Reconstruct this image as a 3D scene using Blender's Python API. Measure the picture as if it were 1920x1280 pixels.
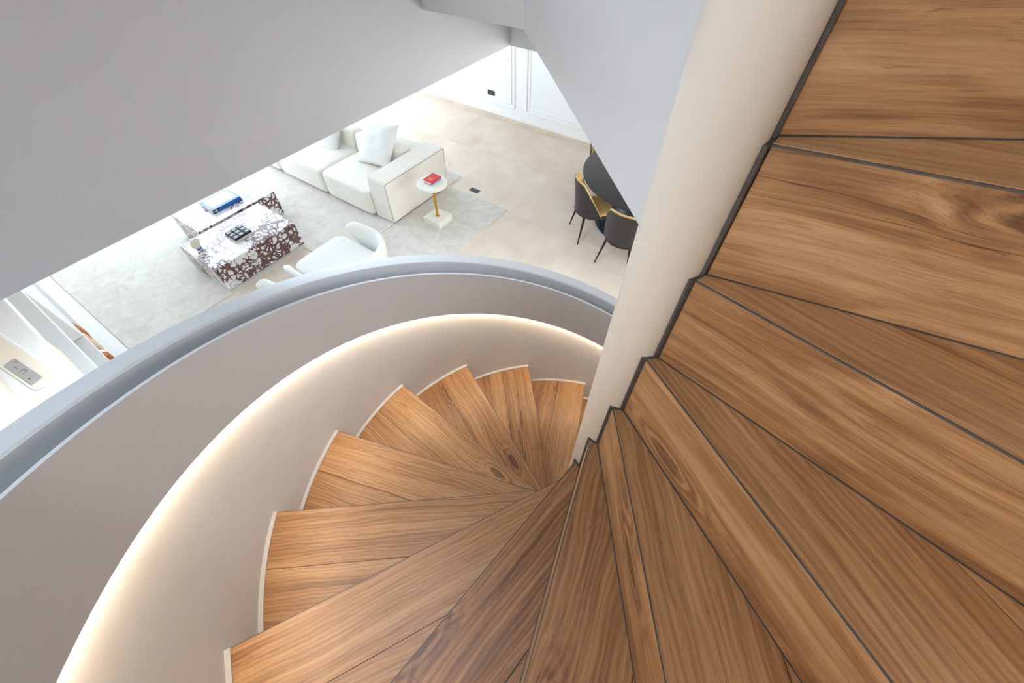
import bpy, bmesh, math, random
from math import pi, sin, cos, radians, atan2, hypot, sqrt
from mathutils import Matrix, Vector

# ------------------------------------------------------------------ scene, camera, lights
for o in list(bpy.data.objects):
    bpy.data.objects.remove(o)
scene = bpy.context.scene
COL = scene.collection
rnd = random.Random(7)

vs = scene.view_settings
vs.view_transform = 'Standard'
vs.look = 'None'
vs.exposure = 0.0
vs.gamma = 1.0
vs.use_curve_mapping = False

# world axes: X towards the panelled far wall, Y towards the windows, origin on the stair pole, floor z = 0
PITCH, ROLL, PSI = 0.91125, -0.003486, 0.961206
CAM = Vector((-0.50859, -0.07723, 3.80897))
d1 = (cos(PSI), sin(PSI))
d2 = (-sin(PSI), cos(PSI))


def to_world(v):
    return Vector((v[0] * d1[0] + v[1] * d1[1], v[0] * d2[0] + v[1] * d2[1], v[2]))


F0 = Vector((0, cos(PITCH), -sin(PITCH)))
R0 = Vector((1, 0, 0))
U0 = R0.cross(F0)
Rr = cos(ROLL) * R0 + sin(ROLL) * U0
Ur = -sin(ROLL) * R0 + cos(ROLL) * U0
Rw, Uw, Fw = to_world(Rr), to_world(Ur), to_world(F0)
cam_d = bpy.data.cameras.new('camera')
cam_d.sensor_width = 36.0
cam_d.lens = 767.387 / 1920 * 36.0
cam_d.clip_start = 0.02
cam_d.clip_end = 100
cam = bpy.data.objects.new('camera', cam_d)
COL.objects.link(cam)
M = Matrix.Identity(4)
for i in range(3):
    M[i][0], M[i][1], M[i][2], M[i][3] = Rw[i], Uw[i], -Fw[i], CAM[i]
cam.matrix_world = M
scene.camera = cam

world = bpy.data.worlds.new('world')
scene.world = world
world.use_nodes = True
bgn = world.node_tree.nodes['Background']
bgn.inputs[0].default_value = (0.85, 0.92, 1.0, 1)
bgn.inputs[1].default_value = 1.0


def area(name, loc, target, sx, sy, power, color, spread=180):
    l = bpy.data.lights.new(name, 'AREA')
    l.shape = 'RECTANGLE'
    l.size, l.size_y = sx, sy
    l.energy = power
    l.color = color
    l.spread = radians(spread)
    o = bpy.data.objects.new(name, l)
    COL.objects.link(o)
    o.location = loc
    d = Vector(target) - Vector(loc)
    o.rotation_euler = d.to_track_quat('-Z', 'Y').to_euler()
    return o


# daylight entering through the living-room windows (wall at +Y) and the two upstairs windows
area('daylight_living_window', (3.0, 9.30, 1.55), (3.0, 0, 1.55), 6.4, 2.6, 410, (0.72, 0.86, 1.0))
area('added_dining_fill', (4.0, -4.35, 1.55), (4.0, 0, 1.55), 4.2, 2.6, 280, (0.92, 0.96, 1.0))  # fill added to even out the room; no such window is known
area('daylight_upper_window_a', (-1.4, 4.80, 5.0), (0.2, -0.5, 3.1), 4.0, 1.2, 15, (0.74, 0.87, 1.0), 95)
area('daylight_upper_window_b', (-3.85, 0.9, 5.0), (0.2, -0.5, 3.1), 3.4, 1.2, 27, (0.92, 0.95, 1.0), 95)
area('added_stair_fill', (-1.0, 0.75, 6.25), (-1.0, 0.75, 0), 0.9, 0.9, 5, (0.74, 0.87, 1.0), 45)  # unseen fill added for the guard cap; the ceiling has no opening here
for i, (lx, ly) in enumerate(((-0.05, 1.75), (0.8, 1.75), (1.65, 1.75))):
    area('added_cap_fill', (lx, ly, 3.135), (lx, ly, 0), 0.7, 0.5, (38, 17, 17)[i], (0.74, 0.87, 1.0), 130)  # cool fill lamps added out of view to brighten the guard cap

# ------------------------------------------------------------------ material helpers


def srgb(r, g, b):
    f = lambda c: (c / 255 / 12.92) if c / 255 <= 0.04045 else ((c / 255 + 0.055) / 1.055) ** 2.4
    return (f(r), f(g), f(b), 1)


class NT:
    def __init__(self, name):
        self.m = bpy.data.materials.new(name)
        self.m.use_nodes = True
        self.t = self.m.node_tree
        self.b = self.t.nodes['Principled BSDF']

    def n(self, typ, **kw):
        nd = self.t.nodes.new(typ)
        for k, v in kw.items():
            setattr(nd, k, v)
        return nd

    def l(self, a, b):
        self.t.links.new(a, b)

    def val(self, sock, v):
        if hasattr(v, 'links') or hasattr(v, 'is_output'):
            self.l(v, sock)
        else:
            sock.default_value = v

    def math(self, op, a, b=None, c=None, clamp=False):
        nd = self.n('ShaderNodeMath', operation=op, use_clamp=clamp)
        for i, v in enumerate((a, b, c)):
            if v is not None:
                self.val(nd.inputs[i], v)
        return nd.outputs[0]

    def vmath(self, op, a, b):
        nd = self.n('ShaderNodeVectorMath', operation=op)
        self.val(nd.inputs[0], a)
        self.val(nd.inputs[1], b)
        return nd.outputs[0]

    def noise(self, vec, scale, detail=4, rough=0.55, dist=0.0, out='Fac'):
        nd = self.n('ShaderNodeTexNoise')
        self.l(vec, nd.inputs['Vector'])
        nd.inputs['Scale'].default_value = scale
        nd.inputs['Detail'].default_value = detail
        nd.inputs['Roughness'].default_value = rough
        nd.inputs['Distortion'].default_value = dist
        return nd.outputs[out]

    def ramp(self, fac, stops, interp='LINEAR'):
        nd = self.n('ShaderNodeValToRGB')
        cr = nd.color_ramp
        cr.interpolation = interp
        while len(cr.elements) > 1:
            cr.elements.remove(cr.elements[-1])
        cr.elements[0].position = stops[0][0]
        cr.elements[0].color = stops[0][1]
        for p, c in stops[1:]:
            e = cr.elements.new(p)
            e.color = c
        self.l(fac, nd.inputs[0])
        return nd.outputs[0]

    def mix(self, fac, a, b, mode='MIX'):
        nd = self.n('ShaderNodeMix', data_type='RGBA', blend_type=mode)
        self.val(nd.inputs[0], fac)
        self.val(nd.inputs[6], a)
        self.val(nd.inputs[7], b)
        return nd.outputs[2]

    def bump(self, height, strength, dist=0.01):
        nd = self.n('ShaderNodeBump')
        nd.inputs['Strength'].default_value = strength
        nd.inputs['Distance'].default_value = dist
        self.l(height, nd.inputs['Height'])
        self.l(nd.outputs[0], self.b.inputs['Normal'])


def plain(name, col, rough=0.5, metal=0.0, var=0.0, vscale=3.0, bump=0.0, bscale=200.0, spec=None, sheen=0.0):
    k = NT(name)
    k.b.inputs['Roughness'].default_value = rough
    k.b.inputs['Metallic'].default_value = metal
    if spec is not None:
        k.b.inputs['Specular IOR Level'].default_value = spec
    if sheen:
        k.b.inputs['Sheen Weight'].default_value = sheen
    tc = k.n('ShaderNodeTexCoord').outputs['Object']
    if var:
        nz = k.noise(tc, vscale, 5, 0.6)
        dark = tuple(c * (1 - var) for c in col[:3]) + (1,)
        light = tuple(min(1, c * (1 + var)) for c in col[:3]) + (1,)
        k.l(k.ramp(nz, [(0.3, dark), (0.7, light)]), k.b.inputs['Base Color'])
    else:
        k.b.inputs['Base Color'].default_value = col
    if bump:
        k.bump(k.noise(tc, bscale, 3, 0.6), bump, 0.004)
    return k.m


def emit(name, col, strength):
    k = NT(name)
    k.b.inputs['Base Color'].default_value = col
    k.b.inputs['Emission Color'].default_value = col
    k.b.inputs['Emission Strength'].default_value = strength
    return k.m


def wood(name, bright=1.0):
    """oiled oak; grain runs along the board's own X axis, every board gets its own offset and tone"""
    k = NT(name)
    tc = k.n('ShaderNodeTexCoord').outputs['Object']
    oi = k.n('ShaderNodeObjectInfo')
    rv = oi.outputs['Random']
    comb = k.n('ShaderNodeCombineXYZ')
    k.l(k.math('MULTIPLY', rv, 37.0), comb.inputs[0])
    k.l(k.math('MULTIPLY', k.math('FRACT', k.math('MULTIPLY', rv, 91.7)), 23.0), comb.inputs[1])
    k.l(k.math('MULTIPLY', k.math('FRACT', k.math('MULTIPLY', rv, 17.3)), 11.0), comb.inputs[2])
    p = k.vmath('ADD', tc, comb.outputs[0])
    # knots: one per cell in the plane of the board, only some of the cells carry one
    sep = k.n('ShaderNodeSeparateXYZ')
    k.l(p, sep.inputs[0])
    pl2 = k.n('ShaderNodeCombineXYZ')
    k.l(k.math('MULTIPLY', sep.outputs[0], 2.0), pl2.inputs[0])
    k.l(k.math('MULTIPLY', k.math('ADD', sep.outputs[1], sep.outputs[2]), 5.5), pl2.inputs[1])
    vo = k.n('ShaderNodeTexVoronoi', feature='F1', voronoi_dimensions='2D')
    k.l(pl2.outputs[0], vo.inputs['Vector'])
    vo.inputs['Scale'].default_value = 1.0
    vo.inputs['Randomness'].default_value = 1.0
    sc_ = k.n('ShaderNodeSeparateColor')
    k.l(vo.outputs['Color'], sc_.inputs[0])
    has = k.math('GREATER_THAN', sc_.outputs[0], 0.62)
    wob = k.noise(k.vmath('MULTIPLY', p, (14, 40, 40)), 1.0, 2, 0.5)
    kd = k.math('ADD', vo.outputs['Distance'], k.math('MULTIPLY', k.math('SUBTRACT', wob, 0.5), 0.09))
    knot = k.math('MULTIPLY', has, k.math('POWER', 2.718, k.math('MULTIPLY', k.math('MULTIPLY', kd, kd), -30.0)))
    # warped coordinates
    warp = k.noise(k.vmath('MULTIPLY', p, (1.6, 6.0, 6.0)), 1.0, 3, 0.5, 0.0, 'Color')
    wv = k.vmath('SUBTRACT', warp, (0.5, 0.5, 0.5))
    q = k.vmath('ADD', p, k.vmath('MULTIPLY', wv, (0.10, 0.075, 0.075)))
    kn = k.n('ShaderNodeCombineXYZ')
    k.l(k.math('MULTIPLY', knot, 0.035), kn.inputs[1])
    k.l(k.math('MULTIPLY', knot, 0.035), kn.inputs[2])
    q = k.vmath('ADD', q, kn.outputs[0])
    bands = k.noise(k.vmath('MULTIPLY', q, (0.9, 56, 56)), 1.0, 6, 0.68, 0.12)
    fibre = k.noise(k.vmath('MULTIPLY', q, (6.0, 420, 420)), 1.0, 3, 0.7)
    broad = k.noise(k.vmath('MULTIPLY', q, (0.8, 9.0, 9.0)), 1.0, 2, 0.5)
    pores = k.noise(k.vmath('MULTIPLY', q, (14.0, 620, 620)), 1.0, 1, 0.5)
    ring = k.n('ShaderNodeTexWave', wave_type='BANDS', bands_direction='Y', wave_profile='SIN')
    k.l(k.vmath('MULTIPLY', q, (0.25, 1.0, 1.0)), ring.inputs['Vector'])
    ring.inputs['Scale'].default_value = 26.0
    ring.inputs['Distortion'].default_value = 7.0
    ring.inputs['Detail'].default_value = 2.0
    ring.inputs['Detail Scale'].default_value = 0.6
    g = k.math('ADD', k.math('MULTIPLY', bands, 0.50), k.math('MULTIPLY', fibre, 0.22))
    g = k.math('ADD', g, k.math('MULTIPLY', ring.outputs['Fac'], 0.07))
    g = k.math('ADD', g, k.math('MULTIPLY', broad, 0.24))
    kring = k.math('MULTIPLY', k.math('SINE', k.math('MULTIPLY', kd, 75.0)), k.math('MULTIPLY', knot, 0.09))
    g = k.math('SUBTRACT', k.math('ADD', g, kring), k.math('MULTIPLY', knot, 0.07))
    g = k.math('SUBTRACT', g, k.math('MULTIPLY', k.math('SUBTRACT', rv, 0.5), 0.10))
    col = k.ramp(g, [(0.32, srgb(108, 72, 44)), (0.44, srgb(148, 107, 70)), (0.53, srgb(174, 132, 91)),
                     (0.62, srgb(192, 152, 110)), (0.76, srgb(208, 172, 130))])
    # dark cracks and pores
    cr = k.noise(k.vmath('MULTIPLY', q, (0.9, 20, 20)), 1.0, 3, 0.5, 0.2)
    line = k.math('LESS_THAN', k.math('ABSOLUTE', k.math('SUBTRACT', cr, 0.5)), 0.006)
    gate = k.ramp(k.noise(k.vmath('MULTIPLY', p, (1.5, 6, 6)), 1.0, 2, 0.5), [(0.56, (0, 0, 0, 1)), (0.68, (1, 1, 1, 1))])
    col = k.mix(k.math('MULTIPLY', k.math('MULTIPLY', line, gate), 0.85), col, srgb(58, 36, 22))
    st = k.ramp(k.noise(k.vmath('MULTIPLY', q, (0.8, 30, 30)), 1.0, 2, 0.5), [(0.62, (0, 0, 0, 1)), (0.74, (1, 1, 1, 1))])
    col = k.mix(k.math('MULTIPLY', st, 0.45), col, srgb(88, 56, 34))
    pr = k.ramp(pores, [(0.62, (0, 0, 0, 1)), (0.72, (1, 1, 1, 1))])
    col = k.mix(k.math('MULTIPLY', pr, 0.35), col, srgb(80, 48, 26))
    kk = k.ramp(kd, [(0.015, (1, 1, 1, 1)), (0.06, (0.45, 0.45, 0.45, 1)), (0.11, (0, 0, 0, 1))])
    col = k.mix(k.math('MULTIPLY', k.math('MULTIPLY', kk, has), k.math('ADD', 0.35, k.math('MULTIPLY', fibre, 0.6))), col, srgb(58, 36, 22))
    if bright != 1.0:
        col = k.mix(1.0, col, (bright, bright, bright, 1), 'MULTIPLY')
    k.l(col, k.b.inputs['Base Color'])
    k.b.inputs['Roughness'].default_value = 0.38
    k.b.inputs['Specular IOR Level'].default_value = 0.5
    k.bump(k.math('ADD', fibre, k.math('MULTIPLY', bands, 1.5)), 0.18, 0.002)
    return k.m


def marble(name):
    """white breccia marble with burgundy veining"""
    k = NT(name)
    tc = k.n('ShaderNodeTexCoord').outputs['Object']
    w1 = k.noise(tc, 4.5, 5, 0.62, 0.0, 'Color')
    p = k.vmath('ADD', tc, k.vmath('MULTIPLY', k.vmath('SUBTRACT', w1, (0.5, 0.5, 0.5)), (0.20, 0.20, 0.20)))
    p = k.vmath('MULTIPLY', p, (1.0, 1.5, 0.85))
    edge = []
    for sc in (5.6, 14.0):
        v = k.n('ShaderNodeTexVoronoi', feature='DISTANCE_TO_EDGE')
        k.l(p, v.inputs['Vector'])
        v.inputs['Scale'].default_value = sc
        edge.append(v.outputs['Distance'])
    rag = k.math('MULTIPLY', k.math('SUBTRACT', k.noise(p, 34, 4, 0.7), 0.5), 0.10)
    big = k.noise(tc, 2.6, 3, 0.5, 0.8)
    width = k.ramp(big, [(0.40, (0.0, 0, 0, 1)), (0.60, (1, 1, 1, 1))])
    w = k.math('MULTIPLY', width, 0.23)
    v1 = k.math('LESS_THAN', k.math('ADD', edge[0], rag), k.math('ADD', w, 0.004))
    v2 = k.math('LESS_THAN', k.math('ADD', edge[1], rag), k.math('MULTIPLY', w, 0.72))
    m = k.math('MAXIMUM', k.math('MULTIPLY', v1, 0.92), v2)
    hole = k.math('GREATER_THAN', k.math('ADD', edge[1], rag), k.math('ADD', k.math('MULTIPLY', w, 0.5), 0.10))
    m = k.math('MULTIPLY', m, k.math('SUBTRACT', 1.0, k.math('MULTIPLY', hole, 0.9)))
    fine = k.noise(p, 30, 4, 0.7)
    vein = k.ramp(fine, [(0.32, srgb(58, 40, 44)), (0.5, srgb(98, 66, 62)), (0.66, srgb(128, 96, 96)), (0.8, srgb(190, 90, 55))])
    base = k.ramp(k.noise(p, 4, 4, 0.6), [(0.3, srgb(214, 208, 206)), (0.7, srgb(240, 236, 232))])
    k.l(k.mix(m, base, vein), k.b.inputs['Base Color'])
    k.b.inputs['Roughness'].default_value = 0.16
    k.b.inputs['Specular IOR Level'].default_value = 0.6
    return k.m


MAT = dict(
    oak=wood('oiled_oak'),
    plaster=plain('white_plaster', srgb(212, 213, 215), 0.55, var=0.02, vscale=2.5, bump=0.05, bscale=30),
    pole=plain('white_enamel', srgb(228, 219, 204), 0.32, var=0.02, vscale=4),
    wall=plain('white_wall_paint', srgb(238, 237, 234), 0.6, var=0.01),
    joint=plain('dark_silicone', srgb(84, 78, 74), 0.45, var=0.3, vscale=60, bump=0.2, bscale=150),
    tile=None, rug=None, marble=marble('violet_breccia_marble'),
    fabric=plain('cream_boucle', srgb(232, 226, 214), 0.95, var=0.04, vscale=25, bump=0.5, bscale=260, sheen=0.2),
    pillow=plain('white_linen', srgb(228, 226, 220), 0.95, var=0.02, vscale=20, bump=0.3, bscale=400, sheen=0.2),
    whitefab=plain('white_boucle', srgb(224, 221, 214), 0.95, var=0.03, vscale=30, bump=0.5, bscale=300, sheen=0.2),
    brass=plain('polished_brass', srgb(214, 158, 50), 0.22, 1.0),
    travertine=plain('pale_stone', srgb(232, 228, 216), 0.45, var=0.04, vscale=12),
    black=plain('black_leather', srgb(46, 42, 42), 0.42, var=0.1, vscale=9, bump=0.1, bscale=300),
    camel=plain('camel_leather', srgb(206, 170, 108), 0.5, var=0.06, vscale=9, bump=0.1, bscale=300),
    darkmetal=plain('bronze_metal', srgb(62, 38, 38), 0.35, 0.6),
    darkwood=plain('black_stained_ash', srgb(48, 46, 44), 0.3, var=0.15, vscale=14),
    teal=plain('dark_teal_lacquer', srgb(18, 40, 50), 0.3),
    socket=plain('anthracite_plastic', srgb(52, 58, 68), 0.4),
    hole=plain('socket_hole', srgb(14, 14, 16), 0.6),
    red=plain('red_cover', srgb(206, 28, 44), 0.5),
    gold=plain('gold_foil', srgb(224, 176, 90), 0.35, 0.3),
    cyan=plain('cyan_cover', srgb(60, 170, 205), 0.5),
    blue=plain('blue_cover', srgb(18, 92, 160), 0.35),
    paper=plain('paper', srgb(238, 236, 230), 0.8),
    ink=plain('black_print', srgb(20, 22, 26), 0.5),
    tray=plain('grey_resin', srgb(196, 190, 178), 0.5, var=0.08, vscale=30),
    steel=plain('brushed_steel', srgb(172, 168, 166), 0.35, 0.4),
    amber=plain('amber_stone', srgb(168, 92, 34), 0.25, var=0.35, vscale=14),
    blush=plain('blush_stone', srgb(212, 176, 150), 0.4, var=0.25, vscale=14),
    frame=plain('window_frame_paint', srgb(60, 62, 64), 0.5),
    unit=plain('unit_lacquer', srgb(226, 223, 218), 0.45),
    slot=plain('oatmeal_lining', srgb(222, 208, 188), 0.6),
    mosaic=plain('mother_of_pearl', srgb(206, 200, 180), 0.3, var=0.2, vscale=60),
)


def make_tile():
    k = NT('limestone_porcelain')
    g = k.n('ShaderNodeTexCoord').outputs['Object']
    oi = k.n('ShaderNodeObjectInfo').outputs['Random']
    c = k.n('ShaderNodeCombineXYZ')
    k.l(k.math('MULTIPLY', oi, 31.0), c.inputs[0])
    p = k.vmath('ADD', g, c.outputs[0])
    a = k.noise(p, 1.6, 6, 0.62, 0.4)
    b = k.noise(p, 40, 3, 0.6)
    f = k.math('ADD', k.math('MULTIPLY', a, 0.85), k.math('MULTIPLY', b, 0.15))
    f = k.math('ADD', f, k.math('MULTIPLY', k.math('SUBTRACT', oi, 0.5), 0.12))
    k.l(k.ramp(f, [(0.3, srgb(204, 186, 166)), (0.5, srgb(216, 200, 182)), (0.7, srgb(226, 212, 196))]), k.b.inputs['Base Color'])
    k.b.inputs['Roughness'].default_value = 0.42
    return k.m


def make_rug():
    k = NT('cream_rug_pile')
    g = k.n('ShaderNodeTexCoord').outputs['Object']
    a = k.noise(g, 5.0, 6, 0.7, 1.2)
    b = k.noise(g, 220, 3, 0.7)
    f = k.math('ADD', k.math('MULTIPLY', a, 0.7), k.math('MULTIPLY', b, 0.3))
    k.l(k.ramp(f, [(0.3, srgb(196, 187, 174)), (0.5, srgb(214, 207, 196)), (0.72, srgb(229, 224, 214))]), k.b.inputs['Base Color'])
    k.b.inputs['Roughness'].default_value = 1.0
    k.b.inputs['Sheen Weight'].default_value = 0.2
    k.bump(k.math('ADD', a, b), 0.5, 0.01)
    return k.m


MAT['tile'] = make_tile()
MAT['rug'] = make_rug()
MAT['led'] = emit('warm_led', (1.0, 0.78, 0.55, 1), 52.0)

# ------------------------------------------------------------------ mesh helpers


def link(o, parent=None):
    COL.objects.link(o)
    if parent is not None:
        o.parent = parent
    return o


def mesh(name, verts, faces, mat=None, parent=None, smooth=False, loc=None, rotz=0.0):
    me = bpy.data.meshes.new(name)
    me.from_pydata([tuple(v) for v in verts], [], faces)
    me.validate()
    bm = bmesh.new()
    bm.from_mesh(me)
    bmesh.ops.recalc_face_normals(bm, faces=bm.faces)
    bm.to_mesh(me)
    bm.free()
    return from_me(name, me, mat, parent, smooth, loc, rotz)


def from_me(name, me, mat=None, parent=None, smooth=False, loc=None, rotz=0.0):
    if mat is not None and not me.materials:
        me.materials.append(MAT[mat] if isinstance(mat, str) else mat)
    if smooth:
        for p in me.polygons:
            p.use_smooth = True
    o = bpy.data.objects.new(name, me)
    link(o, parent)
    if loc is not None:
        o.location = loc
    o.rotation_euler = (0, 0, rotz)
    return o


def bm_obj(name, bm, mat, parent=None, smooth=False, loc=None, rotz=0.0):
    me = bpy.data.meshes.new(name)
    bmesh.ops.recalc_face_normals(bm, faces=bm.faces)
    bm.to_mesh(me)
    bm.free()
    return from_me(name, me, mat, parent, smooth, loc, rotz)


def add_box(bm, x0, x1, y0, y1, z0, z1, bevel=0.0, seg=2):
    r = bmesh.ops.create_cube(bm, size=1.0)
    vs_ = r['verts']
    for v in vs_:
        v.co = Vector((x0 + (v.co.x + .5) * (x1 - x0), y0 + (v.co.y + .5) * (y1 - y0), z0 + (v.co.z + .5) * (z1 - z0)))
    if bevel:
        es = list({e for v in vs_ for e in v.link_edges})
        bmesh.ops.bevel(bm, geom=es, offset=bevel, segments=seg, affect='EDGES', profile=0.5)


def box(name, x0, x1, y0, y1, z0, z1, mat, parent=None, bevel=0.0, seg=2, loc=None, rotz=0.0, smooth=False):
    bm = bmesh.new()
    add_box(bm, x0, x1, y0, y1, z0, z1, bevel, seg)
    return bm_obj(name, bm, mat, parent, smooth, loc, rotz)


def add_cyl(bm, a, b, r0, r1, n=24, cap=True):
    a, b = Vector(a), Vector(b)
    d = b - a
    q = d.to_track_quat('Z', 'Y').to_matrix().to_4x4()
    r = bmesh.ops.create_cone(bm, cap_ends=cap, segments=n, radius1=r0, radius2=r1, depth=d.length)
    bmesh.ops.transform(bm, matrix=Matrix.Translation((a + b) / 2) @ q, verts=r['verts'])


def lathe(name, prof, mat, parent=None, n=48, loc=None, smooth=True):
    verts, faces = [], []
    m = len(prof)
    for i in range(n):
        a = 2 * pi * i / n
        for r, z in prof:
            verts.append((r * cos(a), r * sin(a), z))
    for i in range(n):
        j = (i + 1) % n
        for k in range(m - 1):
            faces.append((i * m + k, j * m + k, j * m + k + 1, i * m + k + 1))
    faces.append([i * m for i in range(n)][::-1])
    faces.append([i * m + m - 1 for i in range(n)])
    o = mesh(name, verts, faces, mat, parent, False, loc)
    if smooth:
        shade_auto(o, 35)
    return o


def shade_auto(o, ang=30):
    for p in o.data.polygons:
        p.use_smooth = True
    bm = bmesh.new()
    bm.from_mesh(o.data)
    for e in bm.edges:
        if len(e.link_faces) == 2 and e.calc_face_angle(0) > radians(ang):
            e.smooth = False
    bm.to_mesh(o.data)
    bm.free()


def superbox(name, sx, sy, sz, e1, e2, mat, parent=None, loc=None, rotz=0.0, nu=56, nv=28, sag=0.0, wr=0.0, seed=1):
    """soft cushion: superellipsoid with half sizes sx, sy, sz"""
    g = lambda w, e: math.copysign(abs(w) ** e, w)
    rr = random.Random(seed)
    ph = [rr.uniform(0, 6.28) for _ in range(8)]
    verts, faces = [], []
    for j in range(nv + 1):
        v = -pi / 2 + pi * j / nv
        for i in range(nu):
            u = 2 * pi * i / nu
            x = g(cos(v), e1) * g(cos(u), e2)
            y = g(cos(v), e1) * g(sin(u), e2)
            z = g(sin(v), e1)
            zz = z * sz + (sag * (1 - x * x) * (1 - y * y) if z > 0 else 0)
            if wr and z > 0:
                zz += wr * (sin(9 * x + 4 * y + ph[0]) * cos(5 * y + ph[1]) + 0.6 * sin(15 * x - 7 * y + ph[2]))
            verts.append((x * sx, y * sy, zz))
    for j in range(nv):
        for i in range(nu):
            faces.append((j * nu + i, j * nu + (i + 1) % nu, (j + 1) * nu + (i + 1) % nu, (j + 1) * nu + i))
    return mesh(name, verts, faces, mat, parent, True, loc, rotz)


def pillow(name, w, h, t, mat, parent=None, seed=3):
    """square scatter cushion standing in its local XZ plane, thickness along Y"""
    n = 26
    rr = random.Random(seed)
    ph = [rr.uniform(0, 6.28) for _ in range(6)]
    verts, faces = [], []
    for side in (1, -1):
        for j in range(n + 1):
            for i in range(n + 1):
                a, b = -1 + 2 * i / n, -1 + 2 * j / n
                fall = max(0.0, (1 - abs(a) ** 2.6)) * max(0.0, (1 - abs(b) ** 2.6))
                th = t * (fall ** 0.5)
                th += 0.012 * fall * (sin(5 * a + 3 * b + ph[0]) + 0.7 * sin(9 * b - 4 * a + ph[1]))
                pinch = 1 - 0.07 * (1 - b * b) if abs(a) > 0 else 1
                px = a * w / 2 * (1 - 0.06 * (1 - b * b) * abs(a))
                pz = b * h / 2 * (1 - 0.06 * (1 - a * a) * abs(b))
                verts.append((px, side * th / 2, pz))
    m = (n + 1) ** 2
    for s in (0, 1):
        for j in range(n):
            for i in range(n):
                q = [s * m + j * (n + 1) + i, s * m + j * (n + 1) + i + 1, s * m + (j + 1) * (n + 1) + i + 1, s * m + (j + 1) * (n + 1) + i]
                faces.append(q if s else q[::-1])
    o = mesh(name, verts, faces, mat, parent, True)
    bm = bmesh.new()
    bm.from_mesh(o.data)
    bmesh.ops.remove_doubles(bm, verts=bm.verts, dist=1e-4)
    bmesh.ops.recalc_face_normals(bm, faces=bm.faces)
    bm.to_mesh(o.data)
    bm.free()
    for p in o.data.polygons:
        p.use_smooth = True
    return o


def extrude_poly(name, pts, z0, z1, mat, parent=None, bevel=0.0):
    n = len(pts)
    verts = [(x, y, z0) for x, y in pts] + [(x, y, z1) for x, y in pts]
    faces = [list(range(n))[::-1], list(range(n, 2 * n))] + [(i, (i + 1) % n, n + (i + 1) % n, n + i) for i in range(n)]
    return mesh(name, verts, faces, mat, parent)


def empty(name, loc=(0, 0, 0), rotz=0.0):
    o = bpy.data.objects.new(name, None)
    o.empty_display_size = 0.1
    COL.objects.link(o)
    o.location = loc
    o.rotation_euler = (0, 0, rotz)
    return o


def tag(o, label, cat, group=None):
    o['label'] = label
    o['category'] = cat
    if group:
        o['group'] = group
    return o


def struct(o, label=None):
    o['kind'] = 'structure'
    if label:
        o['label'] = label
    return o


# ------------------------------------------------------------------ setting: floor, walls, slabs
XW = 6.47          # panelled far wall
YW = 9.5           # window wall
YB = -4.5          # back wall
XL = -1.25         # wall behind the shelving
UP = 3.780         # upper floor level
CEIL = 3.159       # living-room ceiling
SOFF = 3.391       # underside of the landing
XO1, YO1, XO0, YO0 = 1.306, 1.196, -1.6, -1.45   # stairwell opening in the slab

floor_bed = struct(box('floor', -1.9, XW + 0.1, YB - 0.1, YW + 0.1, -0.08, -0.0012, plain('grout', srgb(232, 224, 212), 0.8)),
                   'warm limestone-look tiled floor')
TS = 1.185
bmt = bmesh.new()
add_box(bmt, -TS / 2 + 0.0015, TS / 2 - 0.0015, -TS / 2 + 0.0015, TS / 2 - 0.0015, -0.008, 0.0, 0.0005, 1)
tile_me = bpy.data.meshes.new('floor_tile')
bmesh.ops.recalc_face_normals(bmt, faces=bmt.faces)
bmt.to_mesh(tile_me)
bmt.free()
tile_me.materials.append(MAT['tile'])
for i in range(-6, 2):
    for j in range(-7, 6):
        cx, cy = 5.2 + TS * (i + 0.5), 3.115 + TS * (j + 0.5)
        if cx < -2.2 or cy > YW + 0.3 or cy < YB - 0.3:
            continue
        o = bpy.data.objects.new('floor_tile', tile_me)
        link(o, floor_bed)
        o.location = (cx, cy, 0)
        if i == 1:                              # cut row along the far wall
            o.location.x = (5.2 + TS + XW) / 2
            o.scale.x = (XW - 5.2 - TS - 0.002) / TS

wall_far = struct(box('wall_far', XW, XW + 0.15, YB, YW, 0, CEIL, 'wall'), 'white panelled far wall')


def ring_bar(name, y0, y1, z0, z1, w, t, parent):
    """rectangular picture-frame moulding on the far wall, proud by t"""
    o = []
    for (a0, a1, b0, b1) in ((y0, y1, z0, z0 + w), (y0, y1, z1 - w, z1), (y0, y0 + w, z0 + w, z1 - w), (y1 - w, y1, z0 + w, z1 - w)):
        bm = bmesh.new()
        add_box(bm, XW - t, XW + 0.002, a0, a1, b0, b1, min(w, t) * 0.35, 2)
        o.append(bm_obj(name, bm, 'wall', parent))
    return o


for (y0, y1) in ((4.71, 7.45), (1.80, 4.46), (-1.11, 1.55), (7.70, 9.35)):
    ring_bar('panel_moulding', y0, y1, 0.275, 2.95, 0.026, 0.016, wall_far)
    ring_bar('panel_moulding', y0 + 0.072, y1 - 0.072, 0.347, 2.878, 0.018, 0.010, wall_far)

bb = empty('baseboard_far')
struct(bb, 'tile skirting along the far wall')
for j in range(-7, 6):
    y0 = max(3.115 + TS * j - 0.35, YB)
    y1 = min(3.115 + TS * (j + 1) - 0.35, YW)
    if y1 > y0:
        box('skirting_tile', XW - 0.012, XW, y0 + 0.001, y1 - 0.001, 0.0, 0.08, 'tile', bb, 0.001, 1)

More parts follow.
